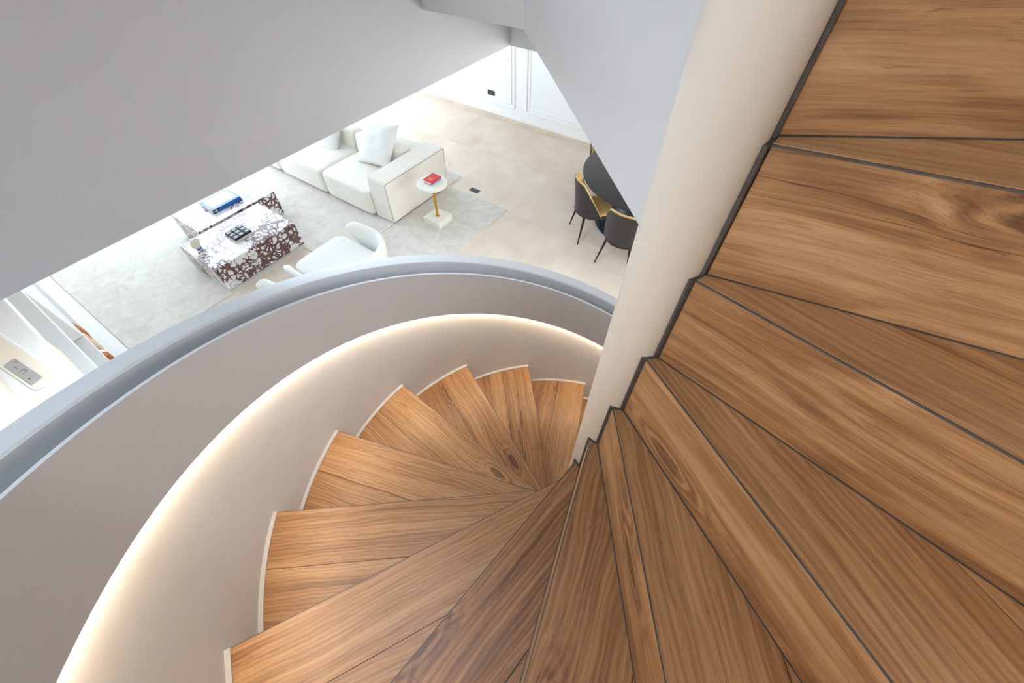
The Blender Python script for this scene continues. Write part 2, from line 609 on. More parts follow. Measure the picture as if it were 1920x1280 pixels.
struct(box('wall_left', XL - 0.15, XL, 1.30, YW, 0, CEIL, 'wall'), 'white wall behind the shelving')
bm = bmesh.new()
for (x0, x1, z0, z1) in ((-1.9, 1.9, 0, CEIL), (6.1, XW + 0.15, 0, CEIL), (1.9, 6.1, 0, 0.25), (1.9, 6.1, 2.85, CEIL)):  # opening made up for the added dining-end fill
    add_box(bm, x0, x1, YB - 0.15, YB, z0, z1)
struct(bm_obj('wall_back', bm, 'wall'), 'white wall around an opening made up for the dining-end fill light')
struct(box('wall_stair', -1.9, -1.75, YB, 1.30, 0, UP - 0.3, 'wall'), 'white wall beside the staircase')

struct(box('wall_light_block', -1.75, 1.75, YO0 - 0.12, YO0, 0, CEIL, 'wall'), 'unseen white wall added behind the stairwell to block light')  # unseen wall, added to keep the dining-end fill off the guard
# window wall: piers and frames
bm = bmesh.new()
for (x0, x1, z0, z1) in ((-1.4, -0.3, 0, CEIL), (6.3, XW + 0.15, 0, CEIL), (-0.3, 6.3, 0, 0.2), (-0.3, 6.3, 2.9, CEIL)):
    add_box(bm, x0, x1, YW, YW + 0.2, z0, z1)
struct(bm_obj('wall_window', bm, 'wall'), 'white wall around the living-room windows')
for i in range(3):
    x0, x1 = -0.3 + 2.2 * i, -0.3 + 2.2 * (i + 1)
    w = empty('window_%d' % (i + 1), ((x0 + x1) / 2, YW + 0.1, 0.2))
    struct(w, 'tall dark-framed living-room window')
    for (a0, a1, b0, b1) in ((-1.1, 1.1, 0, 0.06), (-1.1, 1.1, 2.64, 2.70), (-1.1, -1.04, 0.06, 2.64), (1.04, 1.1, 0.06, 2.64)):
        box('frame_bar', a0, a1, -0.03, 0.03, b0, b1, 'frame', w)

# ceiling slab with the stairwell opening; its cut edges are the big pale fascias in view
sl = bmesh.new()
for (x0, x1, y0, y1) in ((-1.75, XW, YO1, YW), (XO1, XW, YB, YO1), (-1.75, XO1, YB, YO0), (-1.75, XO0, YO0, YO1)):
    add_box(sl, x0, x1, y0, y1, CEIL, UP)
struct(bm_obj('ceiling', sl, 'plaster'), 'pale ceiling slab around the stairwell opening')

for i, (lx, ly) in enumerate(((-0.05, 1.75), (0.8, 1.75), (1.65, 1.75))):  # surrounds made up to go with the added cap fill lamps
    f = empty('trim_%d' % (i + 1), (lx, ly, CEIL))
    struct(f, 'surround made up for an added ceiling fill light')
    for (a0, a1, b0, b1) in ((-0.38, 0.38, -0.28, -0.255), (-0.38, 0.38, 0.255, 0.28), (-0.38, -0.355, -0.255, 0.255), (0.355, 0.38, -0.255, 0.255)):
        box('surround_bar', a0, a1, b0, b1, -0.012, 0.0, 'wall', f)

# ------------------------------------------------------------------ spiral staircase
H0 = 1.43997       # height of tread 0
RISE, DEL = 0.18, 0.377429
RP, RO = 0.05358, 1.03758
A0 = -5.395606 - PSI + 2 * pi
T0 = -4.972390 - PSI + 2 * pi
KMIN, KMAX = -7, 12


def stair_z(theta, dh=0.0):
    return H0 + RISE * (theta - T0) / DEL + dh


stair = empty('spiral_staircase')
tag(stair, 'white spiral staircase with oak treads and risers winding around a slim pole', 'staircase')


def clip(poly, f):
    out = []
    n = len(poly)
    for i in range(n):
        p, q = poly[i], poly[(i + 1) % n]
        fp, fq = f(p), f(q)
        if fp >= 0:
            out.append(p)
        if (fp >= 0) != (fq >= 0):
            t = fp / (fp - fq)
            out.append((p[0] + t * (q[0] - p[0]), p[1] + t * (q[1] - p[1])))
    return out


# step template, local X along the nosing, pole axis at the origin
ax, ay = RP * cos(A0), RP * sin(A0)
bx_, by_ = RO * cos(T0), RO * sin(T0)
PHI = atan2(by_ - ay, bx_ - ax)
al, tl = A0 - PHI, T0 - PHI
YL = RP * sin(al)
XA, XB = RP * cos(al), RO * cos(tl)
RI = RP + 0.006
sector = []
NA = 14
for i in range(NA + 1):
    a = tl + DEL * i / NA
    sector.append((RO * cos(a), RO * sin(a)))
for i in range(7):
    a = al + DEL * (1 - i / 6)
    sector.append((RI * cos(a), RI * sin(a)))
FB = 0.178          # width of the front board
front = clip(sector, lambda p: YL + FB - 0.0008 - p[1])
front = clip(front, lambda p: p[1] - (YL + 0.0028))
# keep back edges a joint away from the next riser
cd, sd = cos(DEL), sin(DEL)
nextline = lambda p: -(-(p[0]) * sd + p[1] * cd - YL)      # distance in front of the next riser plane
front = clip(front, lambda p: nextline(p) - 0.0018)
back = clip(sector, lambda p: p[1] - (YL + FB + 0.0008))
back = clip(back, lambda p: nextline(p) - 0.0018)


def poly_me(name, pts, z0, z1, mat, bevel):
    n = len(pts)
    verts = [(x, y, z0) for x, y in pts] + [(x, y, z1) for x, y in pts]
    faces = [list(range(n))[::-1], list(range(n, 2 * n))] + [(i, (i + 1) % n, n + (i + 1) % n, n + i) for i in range(n)]
    me = bpy.data.meshes.new(name)
    me.from_pydata(verts, [], faces)
    bm = bmesh.new()
    bm.from_mesh(me)
    bmesh.ops.remove_doubles(bm, verts=bm.verts, dist=1e-5)
    bmesh.ops.recalc_face_normals(bm, faces=bm.faces)
    bm.to_mesh(me)
    bm.free()
    me.materials.append(MAT[mat])
    return me


def box_me(name, boxes, mat, bevel=0.0):
    bm = bmesh.new()
    for b in boxes:
        add_box(bm, *b, bevel, 1)
    bmesh.ops.recalc_face_normals(bm, faces=bm.faces)
    me = bpy.data.meshes.new(name)
    bm.to_mesh(me)
    bm.free()
    me.materials.append(MAT[mat])
    return me


front_me = poly_me('tread_board', front, -0.028, 0.0, 'oak', 0.001)
back_me = poly_me('tread_board', back, -0.028, 0.0, 'oak', 0.001)
riser_me = box_me('riser', [(XA + 0.007, XB, YL, YL + 0.02, -RISE + 0.0005, -0.0030)], 'oak', 0.0008)
# dark sealant: along the nosing, at the riser foot, and round the pole
jb = bmesh.new()
add_box(jb, XA + 0.006, XB, YL + 0.0006, YL + 0.0032, -0.0035, -0.0007)
add_box(jb, XA + 0.006, XB, YL - 0.0022, YL + 0.001, -RISE - 0.004, -RISE + 0.0008)
r0, r1 = RP + 0.0004, RP + 0.0048
for i in range(6):
    aa, ab = al + DEL * i / 6, al + DEL * (i + 1) / 6
    vv = [jb.verts.new((r * cos(a), r * sin(a), z)) for z in (-0.006, -0.0006) for (r, a) in ((r0, aa), (r1, aa), (r1, ab), (r0, ab))]
    for f in ((0, 1, 2, 3), (4, 5, 6, 7), (0, 1, 5, 4), (1, 2, 6, 5), (2, 3, 7, 6), (3, 0, 4, 7)):
        jb.faces.new([vv[q] for q in f])
aa, ab = al - 0.07, al + 0.05
vv = [jb.verts.new((r * cos(a), r * sin(a), z)) for z in (-RISE, -0.001) for (r, a) in ((r0, aa), (r1, aa), (r1, ab), (r0, ab))]
for f in ((0, 1, 2, 3), (4, 5, 6, 7), (0, 1, 5, 4), (1, 2, 6, 5), (2, 3, 7, 6), (3, 0, 4, 7)):
    jb.faces.new([vv[q] for q in f])
bmesh.ops.recalc_face_normals(jb, faces=jb.faces)
joint_me = bpy.data.meshes.new('sealant_joint')
jb.to_mesh(joint_me)
jb.free()
joint_me.materials.append(MAT['joint'])
# white edge strip between tread end and outer wall
RWALL = 1.053
arc = [(RO + 0.0008, tl + DEL * i / NA) for i in range(NA + 1)] + [(RWALL, tl + DEL * (1 - i / NA)) for i in range(NA + 1)]
trim_me = poly_me('edge_trim', [(r * cos(a), r * sin(a)) for r, a in arc], -RISE - 0.01, 0.0015, 'plaster', 0)

for k in range(KMIN, KMAX + 2):
    z = H0 + RISE * k
    rz = PHI + DEL * k
    parts = [('riser', riser_me)]
    if k <= KMAX:
        parts += [('tread_board', front_me), ('tread_board', back_me), ('edge_trim', trim_me)]
    parts += [('sealant_joint', joint_me)]
    for nm, me in parts:
        o = bpy.data.objects.new(nm, me)
        link(o, stair)
        o.location = (0, 0, z)
        o.rotation_euler = (0, 0, rz)

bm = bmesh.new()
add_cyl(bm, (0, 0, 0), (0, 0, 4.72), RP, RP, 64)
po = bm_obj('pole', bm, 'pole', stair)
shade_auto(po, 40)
po['label'] = 'slim white enamelled pole'


def helix(name, prof, mat, t_from, t_to, step=radians(2.4), closed=True, cap=True):
    n = max(2, int((t_to - t_from) / step))
    m = len(prof)
    verts, faces = [], []
    for i in range(n + 1):
        t = t_from + (t_to - t_from) * i / n
        for r, dz in prof:
            verts.append((r * cos(t), r * sin(t), max(stair_z(t, dz), 0.0)))
    for i in range(n):
        for j in range(m if closed else m - 1):
            a, b = i * m + j, i * m + (j + 1) % m
            faces.append((a, b, b + m, a + m))
    if cap and closed:
        faces.append(list(range(m))[::-1])
        faces.append([n * m + j for j in range(m)])
    o = mesh(name, verts, faces, mat, stair)
    shade_auto(o, 25)
    return o


TA, TB = T0 + DEL * (KMIN - 0.2), T0 + DEL * 13.0
helix('outer_wall', [(RWALL, -0.34), (RWALL, 0.690), (1.090, 0.690), (1.090, 0.757), (1.096, 0.762), (1.146, 0.768), (1.151, 0.763), (1.151, -0.34)],
      'plaster', TA, TB)['label'] = 'smooth white curved guard wall'
helix('guard_panel', [(1.022, 0.4790), (1.029, 0.4790), (1.029, 0.600), (RWALL + 0.001, 0.600), (RWALL + 0.001, 0.688), (1.0375, 0.688), (1.0375, 0.744), (1.0265, 0.744)],
      'plaster', TA, TB)['label'] = 'curved inner panel that hides the light strip'
helix('light_strip', [(1.0300, 0.488), (1.0410, 0.488), (1.0410, 0.498), (1.0300, 0.498)], 'led', TA, TB)['label'] = 'warm light strip tucked under the panel'
# smooth soffit body under the flight
sv, sf = [], []
ns, nr = 150, 8
for i in range(ns + 1):
    t = TA + (TB - TA) * i / ns
    for j in range(nr + 1):
        r = RP + (1.06 - RP) * j / nr
        sv.append((r * cos(t), r * sin(t), max(stair_z(t, -0.33), 0.0)))
for i in range(ns):
    for j in range(nr):
        a = i * (nr + 1) + j
        sf.append((a, a + 1, a + nr + 2, a + nr + 1))
so = mesh('soffit', sv, sf, 'plaster', stair, True)
md = so.modifiers.new('thickness', 'SOLIDIFY')
md.thickness = 0.03

# landing at the head of the stair
a13, t13 = A0 + DEL * 13, T0 + DEL * 13
la = radians(44.5)
lp = [(RP * 0.9 * cos(a13 + 0.05), RP * 0.9 * sin(a13 + 0.05)), (RO * cos(t13 + 0.02), RO * sin(t13 + 0.02)), (1.46 * cos(t13 + 0.02), 1.46 * sin(t13 + 0.02)), (XO1, YO0), (XO1, YO1), (0.778, YO1), (0.803, 0.789)]
for i in range(7):
    a = la - 0.02 - (la - 0.02 - (a13 - 2 * pi + 0.25)) * i / 6
    lp.append((RP * 0.9 * cos(a), RP * 0.9 * sin(a)))
landing = struct(extrude_poly('floor_landing', lp, SOFF, UP - 0.012, 'plaster'), 'white landing slab at the head of the stair')
extrude_poly('landing_boards', [(x * 0.999, y * 0.999) for x, y in lp], UP - 0.012, UP, 'oak', landing)

# upper storey shell
struct(box('wall_upper_far', 4.6, 4.75, -2.2, 5.15, UP, 6.3, 'wall'), 'upstairs wall')
struct(box('wall_upper_back', -4.2, 4.75, -2.35, -2.2, UP, 6.3, 'wall'), 'upstairs wall')
bm = bmesh.new()
for (x0, x1, z0, z1) in ((-4.2, -3.4, UP, 6.3), (0.6, 4.75, UP, 6.3), (-3.4, 0.6, UP, 4.4), (-3.4, 0.6, 5.6, 6.3)):
    add_box(bm, x0, x1, 5.0, 5.15, z0, z1)
struct(bm_obj('wall_upper_window', bm, 'wall'), 'upstairs wall around a window')
bm = bmesh.new()
for (y0, y1, z0, z1) in ((-2.35, -0.9, UP, 6.3), (2.7, 5.15, UP, 6.3), (-0.9, 2.7, UP, 4.4), (-0.9, 2.7, 5.6, 6.3)):
    add_box(bm, -4.2, -4.05, y0, y1, z0, z1)
struct(bm_obj('wall_upper_left', bm, 'wall'), 'upstairs wall around a window')
struct(box('ceiling_upper', -4.2, 4.75, -2.35, 5.15, 6.3, 6.4, 'wall'), 'upstairs ceiling')
struct(box('floor_upper', -4.2, -1.75, -2.35, 5.15, UP - 0.3, UP, 'wall'), 'upstairs floor')

# ------------------------------------------------------------------ rugs
RUGZ = 0.014


def rug(name, pts, label):
    o = extrude_poly(name, pts, 0.0, RUGZ, 'rug')
    return tag(o, label, 'rug', None)


rug('rug', [(-0.715, 5.04), (1.62, 5.04), (1.62, 4.355), (4.35, 4.355), (4.35, 8.9), (-0.715, 8.9)], 'large pale cream rug under the sofa and the marble tables')
rug('rug', [(1.75, 3.165), (4.0, 3.165), (4.0, 4.345), (1.75, 4.345)], 'cream rug panel under the side table, nearest the dining chairs')

# ------------------------------------------------------------------ sofa
sofa = empty('sofa', (3.36, 6.3, RUGZ))
tag(sofa, 'cream fabric sofa with deep seat cushions on the rug', 'sofa')


def soft_box(name, x0, x1, y0, y1, z0, z1, r, mat, parent, seg=4):
    bm = bmesh.new()
    add_box(bm, x0, x1, y0, y1, z0, z1, r, seg)
    o = bm_obj(name, bm, mat, parent)
    shade_auto(o, 50)
    return o


sx, sy = 3.36, 6.3
soft_box('base', 2.80 - sx, 3.95 - sx, 4.40 - sy, 8.2 - sy, 0.02, 0.22, 0.03, 'fabric', sofa)
# armrest with a tapered outer face and a fine seam
av = []
for z, y0, y1, x0, x1 in ((0.015, 4.345, 4.70, 2.735, 3.95), (0.30, 4.338, 4.70, 2.725, 3.965), (0.63, 4.335, 4.69, 2.73, 3.985), (0.665, 4.35, 4.68, 2.745, 3.975)):
    av += [(x0 - sx, y0 - sy, z), (x1 - sx, y0 - sy, z), (x1 - sx, y1 - sy, z), (x0 - sx, y1 - sy, z)]
af = [(0, 3, 2, 1), (12, 13, 14, 15)]
for j in range(3):
    for i in range(4):
        af.append((j * 4 + i, j * 4 + (i + 1) % 4, (j + 1) * 4 + (i + 1) % 4, (j + 1) * 4 + i))
arm = mesh('armrest', av, af, 'fabric', sofa)
b = arm.modifiers.new('soft', 'BEVEL')
b.width = 0.012
b.segments = 3
sm = NT('seam')
sm.b.inputs['Base Color'].default_value = srgb(170, 160, 144)
bm = bmesh.new()
loop = [(2.742, 4.337, 0.02), (2.730, 4.331, 0.30), (2.735, 4.332, 0.640), (3.978, 4.332, 0.640), (3.966, 4.332, 0.30), (3.945, 4.34, 0.02)]
for p, q in zip(loop[:-1], loop[1:]):
    add_cyl(bm, Vector(p) - Vector((sx, sy, 0)), Vector(q) - Vector((sx, sy, 0)), 0.004, 0.004, 6)
bm_obj('seam_piping', bm, sm.m, arm)
soft_box('backrest', 3.62 - sx, 3.97 - sx, 4.69 - sy, 8.2 - sy, 0.2, 0.60, 0.05, 'fabric', sofa)
for i, (y0, y1) in enumerate(((4.705, 5.745), (5.75, 6.95), (6.955, 8.15))):
    c = superbox('seat_cushion', 0.52, (y1 - y0) / 2, 0.205, 0.17, 0.13, 'fabric', sofa, (2.665 + 0.52 - sx, (y0 + y1) / 2 - sy, 0.228), sag=0.018, wr=0.003, seed=11 + i, nu=120, nv=60)
for i, (y0, y1) in enumerate(((4.73, 5.78), (5.80, 6.95), (6.97, 8.12))):
    c = superbox('back_cushion', 0.14, (y1 - y0) / 2, 0.17, 0.35, 0.3, 'fabric', sofa, (3.58 - sx, (y0 + y1) / 2 - sy, 0.53), sag=0.0)
    c.rotation_euler = (0, radians(10), 0)

p1 = pillow('throw_pillow', 0.66, 0.64, 0.21, 'pillow', seed=5)
p1.rotation_euler = (radians(-44), radians(-5), radians(-84))
p1.location = (3.43, 5.18, 0.71)
tag(p1, 'large white linen pillow leaning beside the sofa armrest', 'pillow')
p2 = pillow('throw_pillow', 0.50, 0.42, 0.16, 'pillow', seed=9)
p2.rotation_euler = (radians(-30), radians(4), radians(-84))
p2.location = (3.30, 6.24, 0.60)
tag(p2, 'small white pillow on the far sofa seat cushion', 'pillow')

# ------------------------------------------------------------------ marble coffee tables


def marble_table(x0, x1, y0, y1, h, label):
    t = empty('coffee_table', ((x0 + x1) / 2, (y0 + y1) / 2, RUGZ))
    tag(t, label, 'coffee table', 'marble block coffee tables')
    cx, cy = (x0 + x1) / 2, (y0 + y1) / 2
    hx, hy = (x1 - x0) / 2, (y1 - y0) / 2
    hh = h - RUGZ
    th = 0.022
    box('plinth', -hx + 0.05, hx - 0.05, -hy + 0.05, hy - 0.05, 0, 0.03, 'hole', t)
    box('top_slab', -hx, hx, -hy, hy, hh - th, hh, 'marble', t, 0.002, 1)
    for s in (-1, 1):
        box('side_slab', -hx, hx, s * hy - (th if s > 0 else 0), s * hy + (th if s < 0 else 0), 0.006, hh - th - 0.0006, 'marble', t, 0.0015, 1)
        box('end_slab', s * hx - (th if s > 0 else 0), s * hx + (th if s < 0 else 0), -hy + th + 0.0005, hy - th - 0.0005, 0.006, hh - th - 0.0006, 'marble', t, 0.0015, 1)
    return t


marble_table(0.503, 1.668, 5.095, 5.918, 0.368, 'near violet-veined marble block coffee table with a noughts and crosses board on it')
marble_table(0.80, 1.982, 5.982, 6.672, 0.366, 'far violet-veined marble block coffee table with a thick blue book on it')

# thick blue book with a white cover picture and slipcase
bk = empty('art_book', (1.372, 6.352, 0.366), radians(1))
tag(bk, 'thick blue art book with a white cover lying on the far marble table', 'book')
hw, hd = 0.218, 0.17
box('case', -hw, hw, -hd, hd, 0, 0.006, 'blue', bk)
box('pages', -hw + 0.004, hw - 0.004, -hd + 0.006, hd - 0.004, 0.006, 0.050, 'paper', bk)
box('cover', -hw, hw, -hd, hd, 0.050, 0.057, 'blue', bk, 0.001, 1)
box('spine', -hw, hw, -hd, -hd + 0.006, 0.006, 0.050, 'blue', bk)
box('cover_picture', -hw + 0.045, hw - 0.03, -hd + 0.05, hd - 0.03, 0.057, 0.0576, 'paper', bk)
box('spine_patch', -hw, -hw + 0.09, -hd - 0.0006, -hd, 0.004, 0.053, 'ink', bk)
for i in range(9):
    a = -hw + 0.018 + rnd.random() * 0.06
    zc = 0.012 + rnd.random() * 0.03
    box('spine_print', a, a + 0.012, -hd - 0.0012, -hd - 0.0005, zc, zc + 0.009, 'paper', bk)


def text(name, body, size, mat, parent, loc, rot):
    c = bpy.data.curves.new(name, 'FONT')
    c.body = body
    c.size = size
    c.extrude = 0.0003
    c.align_x = 'CENTER'
    c.align_y = 'CENTER'
    tmp = bpy.data.objects.new(name + '_tmp', c)
    COL.objects.link(tmp)
    dg = bpy.context.evaluated_depsgraph_get()
    me = bpy.data.meshes.new_from_object(tmp.evaluated_get(dg))
    bpy.data.objects.remove(tmp)
    bpy.data.curves.remove(c)
    me.materials.clear()
    me.materials.append(MAT[mat])
    o = bpy.data.objects.new(name, me)
    link(o, parent)
    o.location = loc
    o.rotation_euler = rot
    return o


text('cover_lettering', 'TCO', 0.075, 'paper', bk, (-hw + 0.024, -0.03, 0.0577), (0, 0, radians(-90)))

# noughts and crosses board
gm = empty('noughts_and_crosses_game', (1.087, 5.468, 0.368), radians(2))
tag(gm, 'dark noughts and crosses board with nine tiles on the near marble table', 'game board')
gs = 0.118
box('tray', -gs - 0.006, gs + 0.006, -gs - 0.012, gs + 0.012, 0, 0.030, 'tray', gm, 0.003, 2)
box('board', -gs, gs, -gs - 0.004, gs + 0.004, 0.030, 0.034, 'ink', gm)
marks = 'OXXXXOOOX'
for i in range(9):
    cx, cy = (i % 3 - 1) * 0.079, (i // 3 - 1) * 0.081
    t = box('game_tile', cx - 0.035, cx + 0.035, cy - 0.036, cy + 0.036, 0.034, 0.056, 'ink', gm, 0.002, 2)
    bm = bmesh.new()
    if marks[i] == 'X':
        for s in (-1, 1):
            r = bmesh.ops.create_cube(bm, size=1)
            bmesh.ops.transform(bm, matrix=Matrix.Translation((cx, cy, 0.0562)) @ Matrix.Rotation(s * pi / 4, 4, 'Z') @ Matrix.Diagonal((0.05, 0.009, 0.001, 1)), verts=r['verts'])
    else:
        ov = []
        n = 20
        for q in range(n):
            a = 2 * pi * q / n
            ov.append([bm.verts.new((cx + r * cos(a), cy + r * sin(a), 0.0565)) for r in (0.011, 0.020)])
        for q in range(n):
            w = (q + 1) % n
            bm.faces.new([ov[q][0], ov[q][1], ov[w][1], ov[w][0]])
    bm_obj('mark', bm, 'paper', t)

# disc ornament standing on a foot
dc = empty('disc_ornament', (0.622, 5.64, 0.368), radians(38))
tag(dc, 'small round stone disc standing on edge at the left end of the near marble table', 'ornament')
bm = bmesh.new()
add_cyl(bm, (0, -0.022, 0.085), (0, 0.022, 0.085), 0.068, 0.068, 40)
d = bm_obj('disc', bm, 'mosaic', dc)
md = d.modifiers.new('soft', 'BEVEL')
md.width = 0.006
md.segments = 3
bm = bmesh.new()
add_cyl(bm, (0, 0.0222, 0.085), (0, 0.026, 0.085), 0.056, 0.05, 40)
bm_obj('face_plate', bm, 'travertine', dc)
box('foot', -0.03, 0.03, -0.02, 0.02, 0, 0.02, 'blue', dc, 0.003)

# ------------------------------------------------------------------ armchairs


def armchair(name, loc, rotz, label):
    t = empty(name, loc, rotz)
    tag(t, label, 'armchair', 'white tub armchairs')
    # U-shaped shell, local +Y is the front
    path = []
    W, D = 0.42, 0.40
    n = 40
    for i in range(n + 1):
        s = -1 + 2 * i / n                     # -1 left tip .. 1 right tip
        a = s * radians(128)
        x = W * math.copysign(abs(sin(a)) ** 0.75, sin(a)) if abs(a) < pi / 2 else math.copysign(W * (1 + 0.02 * cos(a)), a)
        y = -D * math.copysign(abs(cos(a)) ** 0.8, cos(a)) if abs(a) < pi / 2 else (abs(a) - pi / 2) / radians(38) * 0.40
        path.append((x, y, s))
    verts, faces = [], []
    th = 0.075
    for i, (x, y, s) in enumerate(path):
        p0, p1 = path[max(0, i - 1)], path[min(n, i + 1)]
        tx, ty = p1[0] - p0[0], p1[1] - p0[1]
        L = hypot(tx, ty) or 1
        nx, ny = ty / L, -tx / L               # outward
        e = abs(s)
        zt = 0.70 - 0.10 * e ** 2 - (0.05 * ((e - 0.9) / 0.1) ** 2 if e > 0.9 else 0)
        zb = 0.14 + (0.40 * ((e - 0.62) / 0.38) ** 1.1 if e > 0.62 else 0)
        k = th * (1 if e < 0.9 else sqrt(max(0.02, 1 - ((e - 0.9) / 0.1) ** 2)) * 0.85 + 0.12)
        lean = 0.04
        for (o_, z_) in ((0, zb), (k * 0.5, zb - 0.01), (k, zb), (k + lean, (zb + zt) / 2), (k + lean * 1.6, zt - 0.02), (k * 0.5 + lean * 1.5, zt + 0.012), (lean * 1.4, zt - 0.02), (lean * 0.6, (zb + zt) / 2)):
            verts.append((x + nx * o_, y + ny * o_, z_))
    m = 8
    for i in range(n):
        for j in range(m):
            faces.append((i * m + j, i * m + (j + 1) % m, (i + 1) * m + (j + 1) % m, (i + 1) * m + j))
    faces.append(list(range(m)))
    faces.append([n * m + j for j in range(m)])
    sh = mesh('shell', verts, faces, 'whitefab', t, True)
    sub = sh.modifiers.new('sub', 'SUBSURF')
    sub.levels = sub.render_levels = 1
    superbox('seat_cushion', 0.385, 0.44, 0.085, 0.4, 0.3, 'whitefab', t, (0, 0.04, 0.38), sag=0.02)
    superbox('seat_base', 0.36, 0.37, 0.11, 0.25, 0.5, 'whitefab', t, (0, -0.01, 0.22))
    lathe('swivel_base', [(0.0, 0.0), (0.25, 0.0), (0.25, 0.015), (0.05, 0.03), (0.05, 0.13), (0.0, 0.13)], 'darkmetal', t, 32)
    return t


armchair('armchair', (1.445, 3.83, 0.0), 0.0, 'white boucle tub armchair facing the marble tables, nearest the sofa')
armchair('armchair', (0.165, 3.82, 0.0), radians(3), 'white boucle tub armchair mostly hidden by the curved guard wall')

# ------------------------------------------------------------------ side table with books
stb = empty('side_table', (3.175, 3.85, RUGZ))
tag(stb, 'round pale stone side table with a brass stem beside the sofa arm', 'side table')
box('base', -0.15, 0.15, -0.155, 0.155, 0, 0.095, 'travertine', stb, 0.004)
bm = bmesh.new()
add_cyl(bm, (0, 0, 0.095), (0, 0, 0.60), 0.017, 0.017, 24)
s_ = bm_obj('stem', bm, 'brass', stb)
shade_auto(s_, 40)
lathe('foot_collar', [(0.0, 0.095), (0.032, 0.095), (0.032, 0.101), (0.018, 0.106), (0.0, 0.106)], 'brass', stb, 24)
lathe('top', [(0.0, 0.598), (0.195, 0.598), (0.212, 0.606), (0.214, 0.632), (0.208, 0.637), (0.0, 0.637)], 'travertine', stb, 64)


def book(name, loc, rz, hx, hy, h, cover, label):
    t = empty(name, loc, rz)
    tag(t, label, 'book')
    box('back_cover', -hx, hx, -hy, hy, 0, 0.002, cover, t)
    box('pages', -hx + 0.004, hx - 0.003, -hy + 0.003, hy - 0.004, 0.002, h - 0.002, 'paper', t)
    box('front_cover', -hx, hx, -hy, hy, h - 0.002, h, cover, t)
    box('spine', -hx, hx, -hy - 0.002, -hy, 0, h, cover, t)
    return t


zt = RUGZ + 0.637
book('cyan_book', (3.212, 3.875, zt), radians(2), 0.108, 0.075, 0.016, 'cyan', 'thin cyan book under the red book on the side table')
rb = book('red_book', (3.210, 3.878, zt + 0.016), radians(1), 0.108, 0.078, 0.024, 'red', 'red book with gold lettering on top of the side table')
# gilt emblem and lines on the cover
bm = bmesh.new()
add_cyl(bm, (-0.004, 0, 0.024), (-0.004, 0, 0.0246), 0.009, 0.009, 16)
for (a, b0, b1) in ((-0.004, -0.055, -0.014), (-0.004, 0.014, 0.055), (-0.028, -0.03, 0.03), (-0.040, -0.036, 0.036), (-0.052, -0.016, 0.016)):
    add_box(bm, a - 0.0022, a + 0.0022, b0, b1, 0.024, 0.0245)
bm_obj('gilt_lettering', bm, 'gold', rb)

# ------------------------------------------------------------------ dining table and chairs
DT = (4.945, 1.33)
dt = empty('dining_table', (DT[0], DT[1], 0))
tag(dt, 'large round black-stained dining table on a dark teal pedestal', 'dining table')
lathe('tabletop', [(0.0, 0.715), (0.90, 0.715), (0.972, 0.738), (0.975, 0.748), (0.970, 0.750), (0.0, 0.750)], 'darkwood', dt, 96)
lathe('pedestal', [(0.0, 0.0), (0.70, 0.0), (0.70, 0.014), (0.42, 0.06), (0.26, 0.35), (0.24, 0.55), (0.40, 0.715), (0.0, 0.715)], 'teal', dt, 64)


def dining_chair(loc, facing, label):
    t = empty('dining_chair', (loc[0], loc[1], 0), facing - pi / 2)
    tag(t, label, 'chair', 'dining chairs around the black table')
    n = 36
    amax = radians(100)

    def layer(name, off, th, mat, drop, rim=0.0):
        verts, faces = [], []
        for i in range(n + 1):
            a = -amax + 2 * amax * i / n
            e = abs(a) / amax
            rx, ry = 0.245, 0.225
            ad = abs(a) / radians(1)
            u_ = min(1.0, max(0.0, (ad - 38) / (100 - 38)))
            top = 0.455 + 0.455 * (1 - u_ ** 1.15) - 0.02 * min(1.0, ad / 38) ** 3 - drop
            zb = 0.425
            ln = 0.055                         # backward lean at full height
            for (o_, z_) in ((off, zb), (off + th, zb), (off + th, top), (off, top)):
                f = (z_ - zb) / 0.46
                x = (rx + o_) * sin(a) * (1 + 0.02 * f)
                y = -(ry + o_) * cos(a) - ln * f * max(0.0, cos(a * 0.8)) + 0.0
                verts.append((x, y, max(z_, zb + 0.001 * (z_ > zb))))
        for i in range(n):
            for j in range(4):
                faces.append((i * 4 + j, i * 4 + (j + 1) % 4, (i + 1) * 4 + (j + 1) % 4, (i + 1) * 4 + j))
        faces += [(0, 1, 2, 3), tuple(n * 4 + j for j in range(4))]
        o = mesh(name, verts, faces, mat, t)
        shade_auto(o, 45)
        b_ = o.modifiers.new('soft', 'BEVEL')
        b_.width = min(th * 0.45, 0.010)
        b_.segments = 3
        return o

    layer('back_pad', -0.008, 0.030, 'camel', 0.0)
    layer('outer_shell', 0.0225, 0.010, 'black', 0.020)
    superbox('seat', 0.232, 0.235, 0.035, 0.5, 0.75, 'camel', t, (0, 0.01, 0.445))
    lathe('seat_ring', [(0.235, 0.408), (0.262, 0.408), (0.266, 0.416), (0.262, 0.424), (0.235, 0.424)], 'darkmetal', t, 48)
    lathe('seat_pan', [(0.0, 0.410), (0.240, 0.410), (0.240, 0.424), (0.0, 0.424)], 'black', t, 40)
    for sx_ in (-1, 1):
        for sy_ in (-1, 1):
            bm = bmesh.new()
            add_cyl(bm, (sx_ * 0.165, sy_ * 0.165, 0.412), (sx_ * 0.245, sy_ * 0.235, 0.0), 0.019, 0.0085, 16)
            o = bm_obj('leg', bm, 'darkmetal', t)
            shade_auto(o, 40)
    return t


